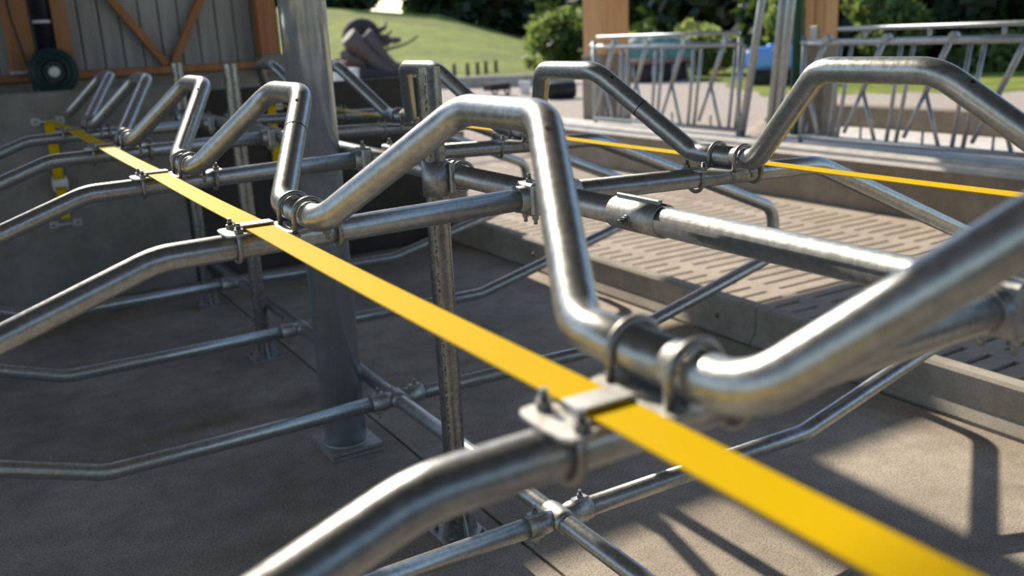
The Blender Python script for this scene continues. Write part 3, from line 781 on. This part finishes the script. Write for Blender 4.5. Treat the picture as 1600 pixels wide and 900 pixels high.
def tree_blobs(h, w, seed):
    r = np.random.default_rng(seed); B = []
    for i in range(11):
        a = r.uniform(0, 2*PI); q = r.uniform(0, 0.55)*w; z = r.uniform(0.22, 0.86)*h
        s = w*r.uniform(0.35, 0.6)*(1.1-0.5*z/h); B.append((q*math.cos(a), q*math.sin(a), z, s, s, s*0.9))
    return B
tcr = [leaf_cloud(tree_blobs(12, 5.0, i), 2600, 0.55, 10+i, LEAFD) for i in range(3)]
hcr = [leaf_cloud(tree_blobs(5.5, 2.6, 20+i), 3200, 0.24, 30+i, LEAFD) for i in range(3)]
mb = MB(); mb.tube([(0, 0, -0.5), (0.1, 0, 3), (0, 0.1, 8)], [0.32, 0.24, 0.10], 10); TRK = mb.mesh('trunk', BARK)
mb = MB(); mb.tube([(0, 0, -0.4), (0.05, 0, 1.6), (0, 0.1, 4)], [0.16, 0.12, 0.05], 10); TRK2 = mb.mesh('trunk', BARK)
def tree(az, d, crown, trunk, lab, grp, s=1.0, dz=0.0):
    x, y, z = far(az, d); t = thing('tree', lab, 'tree', (x, y, z+dz), grp, random.uniform(0, 6)); t.scale = (s, s, s)
    link('trunk', trunk, t); link('crown', crown, t)
i = 0
for az in (17.4, 19.3, 21.4, 25.8, 27.6, 30.7, 32.2, 33.7, 35.2, 36.7):
    side = 'left of the gap of sky' if az < 23 else 'right of the gap of sky'
    rank = ['third', 'second', 'first', 'first', 'second', 'third', 'fourth', 'fifth', 'sixth', 'seventh'][i]
    tree(az, 96+random.uniform(-3, 6), tcr[i % 3], TRK, 'dark tree on the hilltop, '+rank+' one '+side, 'hilltop trees '+side, random.uniform(1.25, 1.5), -3.0); i += 1
labs = ['dark leafy tree behind the bush, left of the orange pillar', 'dark leafy tree right behind the orange pillar', 'dark leafy tree above the teal tarpaulin', 'dark leafy tree left of the tall gate posts',
        'dark leafy tree seen between the tall gate posts', 'dark leafy tree behind the paired timber pillar', 'dark leafy tree above the locking rail of the right fence panel', 'dark leafy tree above the right bent tube', 'dark leafy tree at the top right corner']
for j, (az, d) in enumerate([(35.6, 42), (37.9, 40), (40.4, 38), (43.0, 36), (45.4, 34), (48.0, 31), (50.9, 30), (54.2, 29), (57.6, 28)]):
    tree(az, d, hcr[j % 3], TRK2, labs[j], 'dark trees beyond the yard', 1.5+0.2*(j % 2), -1.7)
def bush(az, d, h, w, mat, lab, seed, dz=0):
    x, y, z = far(az, d); t = thing('bush', lab, 'bush', (x, y, z+dz))
    B = [(random.uniform(-.35, .35)*w, random.uniform(-.35, .35)*w, h*random.uniform(.3, .68), w*.4, w*.4, h*.3) for _ in range(7)]
    link('foliage', leaf_cloud(B, 1500, 0.13*max(1, h/2), seed, mat), t)
    mb = MB(); mb.tube([(0, 0, -0.2), (0, 0, h*0.5)], 0.05, 8); mb.build('stem', BARK, t)
bush(33.7, 32, 2.4, 2.0, LEAFM, 'mid-green round bush at the foot of the hill left of the orange pillar', 101, -0.1)
bush(37.2, 30, 1.5, 1.4, LEAFL, 'pale bush just right of the orange pillar base', 102, -0.1)
bush(42.2, 27, 1.75, 1.3, LEAFL, 'pale leafy bush between teal tarpaulin and tall gate posts', 103, -0.2)
bush(46.9, 26, 2.2, 1.2, LEAFM, 'sunlit bush right behind the tall gate posts', 104, 0)
bush(52.3, 25.5, 2.6, 1.5, LEAFM, 'sunlit leafy bush above the middle of the right bent tube', 105, 0.1)
bush(57.5, 25.5, 1.6, 2.0, LEAFM, 'low green bush at the right edge of the yard', 106, -0.3)
# pasture fence posts at the foot of the hill
for j, az in enumerate((26.6, 27.4, 28.2, 28.8, 29.3, 29.9)):
    x, y, z = far(az, 32+0.5*j); mb = MB(); mb.tube([(0, 0, -0.2), (0, 0, 0.42), (0, 0, 0.46)], [0.07, 0.065, 0.03], 10)
    tag(mb.build('fence_post', LOGM, None, (x, y, z)), 'short wooden fence post below the green hill, '+['leftmost', 'second', 'third', 'fourth', 'fifth', 'rightmost'][j]+' of six', 'post', 'pasture fence posts')
# yard edge slab
x0, y0, _ = far(25.5, 26); x1, y1, _ = far(34.5, 25)
a = math.atan2(y1-y0, x1-x0); L = math.hypot(x1-x0, y1-y0)
mb = MB(); mb.bbox((0, -0.25, -0.3), (L, 0.25, 0.30), 0.02)
o = mb.build('concrete_slab', KERB, None, (x0, y0, 0.32)); o.rotation_euler = (0, 0, a); tag(o, 'long low concrete slab wall across the yard below the hill', 'wall')
x, y, z = far(29.9, 22); t = thing('trailer', 'small dark trailer parked in the yard below the hill', 'trailer', (x, y, z)); t.scale = (0.6, 0.6, 0.8)
mb = MB(); mb.bbox((-0.45, -0.3, 0.16), (0.45, 0.3, 0.36), 0.02); mb.build('bed', LOGD, t)
for sx in (-0.28, 0.28):
    mb = MB(); mb.torus((sx, -0.32, 0.14), 0.10, 0.04, (0, 1, 0), 20, 8); mb.build('wheel', CABLE, t)
x, y, z = far(33.75, 20); mb = MB(); mb.tube([(-0.33, 0, 0.18), (-0.31, 0, 0.18), (-0.24, 0, 0.18), (0.24, 0, 0.18), (0.31, 0, 0.18), (0.33, 0, 0.18)], [0.06, 0.15, 0.185, 0.185, 0.15, 0.06], 18)
o = mb.build('wrapped_bale', CABLE, None, (x, y, z)); o.rotation_euler = (0, 0, -0.5); tag(o, 'black wrapped bale lying left of the orange pillar base', 'bale')
x, y, z = far(31.6, 22); mb = MB(); mb.tube([(0, 0, 0), (0, 0, 0.02), (0, 0, 0.28), (0, 0, 0.30)], [0.10, 0.11, 0.14, 0.145], 16)
tag(mb.build('bucket', WHITE, None, (x, y, z)), 'pale bucket standing in the yard beside the dark trailer', 'bucket')
# heap of stumps and logs
def log(az, d, z, L, r, rx, rz, mat, lab, nm='log'):
    x, y, g = far(az, d); mb = MB(); n = 7; pts = []; rs = []
    for i in range(n):
        t_ = i/(n-1); pts.append((L*(t_-0.5), 0.05*math.sin(t_*7+rz), 0.04*math.cos(t_*5))); rs.append(r*(1-0.3*t_)*(1+0.08*math.sin(9*t_+rx)))
    mb.tube(pts, rs, 12)
    o = mb.build(nm, mat, None, (x, y, g+z)); o.rotation_euler = (0, rx, rz); tag(o, lab, 'log', 'logs of the brown heap in the yard')
log(21.2, 29.4, 0.55, 1.6, 0.30, -0.25, 0.1, LOGB, 'brown log lying lowest at the left of the heap')
log(22.6, 29.0, 0.80, 1.9, 0.26, 0.75, -0.3, LOGM, 'grey-brown log leaning down to the right in front of the heap')
log(23.4, 29.2, 0.75, 1.9, 0.24, 0.85, -0.5, LOGM, 'grey log leaning beside the dark stump')
log(24.1, 29.6, 0.45, 1.5, 0.26, 0.15, -0.2, LOGB, 'rusty brown log at the right foot of the heap')
log(22.3, 30.2, 0.40, 2.2, 0.34, 0.05, 0.2, LOGD, 'dark log at the base of the heap')
log(23.4, 30.4, 1.35, 1.4, 0.13, 0.1, 0.4, LOGM, 'thin branch on top of the heap')
log(24.3, 30.2, 1.15, 1.5, 0.05, -0.3, 0.2, LOGM, 'bare twig-like branch sticking out right of the stump')
log(24.6, 30.0, 0.30, 1.3, 0.16, -0.1, 0.6, LOGB, 'short rusty log at the far right of the heap')
log(23.0, 28.6, 0.30, 1.8, 0.20, 0.1, 0.1, LOGD, 'dark log lying in front of the leaning logs')
log(21.6, 28.8, 0.75, 0.9, 0.14, 0.4, 0.3, LOGM, 'short grey log propped on the left of the heap')
x, y, z = far(22.1, 30.0); t = thing('root_stump', 'dark round root stump standing up out of the heap', 'stump', (x, y, z))
mb = MB(); mb.tube([(0, 0.25, 1.35), (0, 0.1, 1.38), (0, -0.1, 1.38), (0, -0.25, 1.35)], [0.45, 0.62, 0.60, 0.40], 18); mb.build('root_disc', LOGD, t)
mb = MB(); mb.tube([(0, 0, 0), (0.1, 0, 0.6), (0.05, 0, 1.3)], [0.5, 0.42, 0.4], 14); mb.build('butt', LOGD, t)
for j in range(3):
    a = -0.3+j*0.35; mb = MB(); mb.tube([(0.4*math.cos(a), 0, 1.38+0.4*math.sin(a)), (0.8*math.cos(a), -0.1, 1.38+0.75*math.sin(a)), (1.05*math.cos(a+0.2), 0, 1.38+0.9*math.sin(a+0.2))], [0.12, 0.07, 0.02], 8); mb.build('root', LOGM, t)
x, y, z = far(20.8, 27); t = thing('storage_box', 'white box standing in the yard left of the log heap', 'box', (x, y, z))
mb = MB(); mb.bbox((-0.36, -0.3, 0.05), (0.36, 0.3, 0.55), 0.02); mb.build('body', WHITE, t)
mb = MB(); mb.bbox((-0.38, -0.32, 0.55), (0.38, 0.32, 0.60), 0.015); mb.build('lid', WHITE, t)
# teal tarpaulin over a hay rack
x, y, z = far(39.3, 25); t = thing('hay_rack', 'hay rack under a domed teal tarpaulin with a timber rim, behind the feed fence', 'hay rack', (x, y, z-0.1), None, -0.7)
mb = MB(); prof_ = [(1.0, 0.62), (0.98, 0.72), (0.80, 1.0), (0.5, 1.18), (0.2, 1.25), (0.02, 1.26)]
seg = 28; V = []
for r, zz in prof_:
    for j in range(seg):
        a = 2*PI*j/seg; w = 1+0.04*math.sin(5*a+r*3); V.append((r*w*1.05*math.cos(a), r*w*0.9*math.sin(a), zz+0.03*math.sin(7*a)))
mb.add(V, [(i*seg+j, i*seg+(j+1) % seg, (i+1)*seg+(j+1) % seg, (i+1)*seg+j) for i in range(len(prof_)-1) for j in range(seg)], True); mb.build('tarpaulin', TEAL, t)
mb = MB(); mb.torus((0, 0, 0.60), 1.0, 0.06, (0, 0, 1), 28, 8); mb.build('rim', LOGB, t)
for j in range(12):
    a = 2*PI*j/12; mb = MB(); mb.cyl((0.98*math.cos(a), 0.98*math.sin(a), 0), (0.98*math.cos(a), 0.98*math.sin(a), 0.6), 0.03, 8); mb.build('rail_bar', FENCE, t)
mb = MB(); mb.cyl((0, 0, 0.05), (0, 0, 0.58), 0.9, 20); mb.build('hay_core', LOGD, t)
# blue tank
x, y, z = far(46.2, 22); t = thing('water_tank', 'blue plastic tank on a dark stand behind the tall gate posts', 'tank', (x, y, z), None, -0.8)
mb = MB(); mb.bbox((-0.62, -0.4, 0.32), (0.62, 0.4, 0.80), 0.09); mb.build('tank', BLUE, t)
mb = MB(); mb.bbox((-0.58, -0.36, 0.0), (0.58, 0.36, 0.30), 0.02); mb.build('stand', CABLE, t)
mb = MB(); mb.cyl((0, 0, 0.80), (0, 0, 0.86), 0.16, 18); mb.build('lid', BLUE, t)
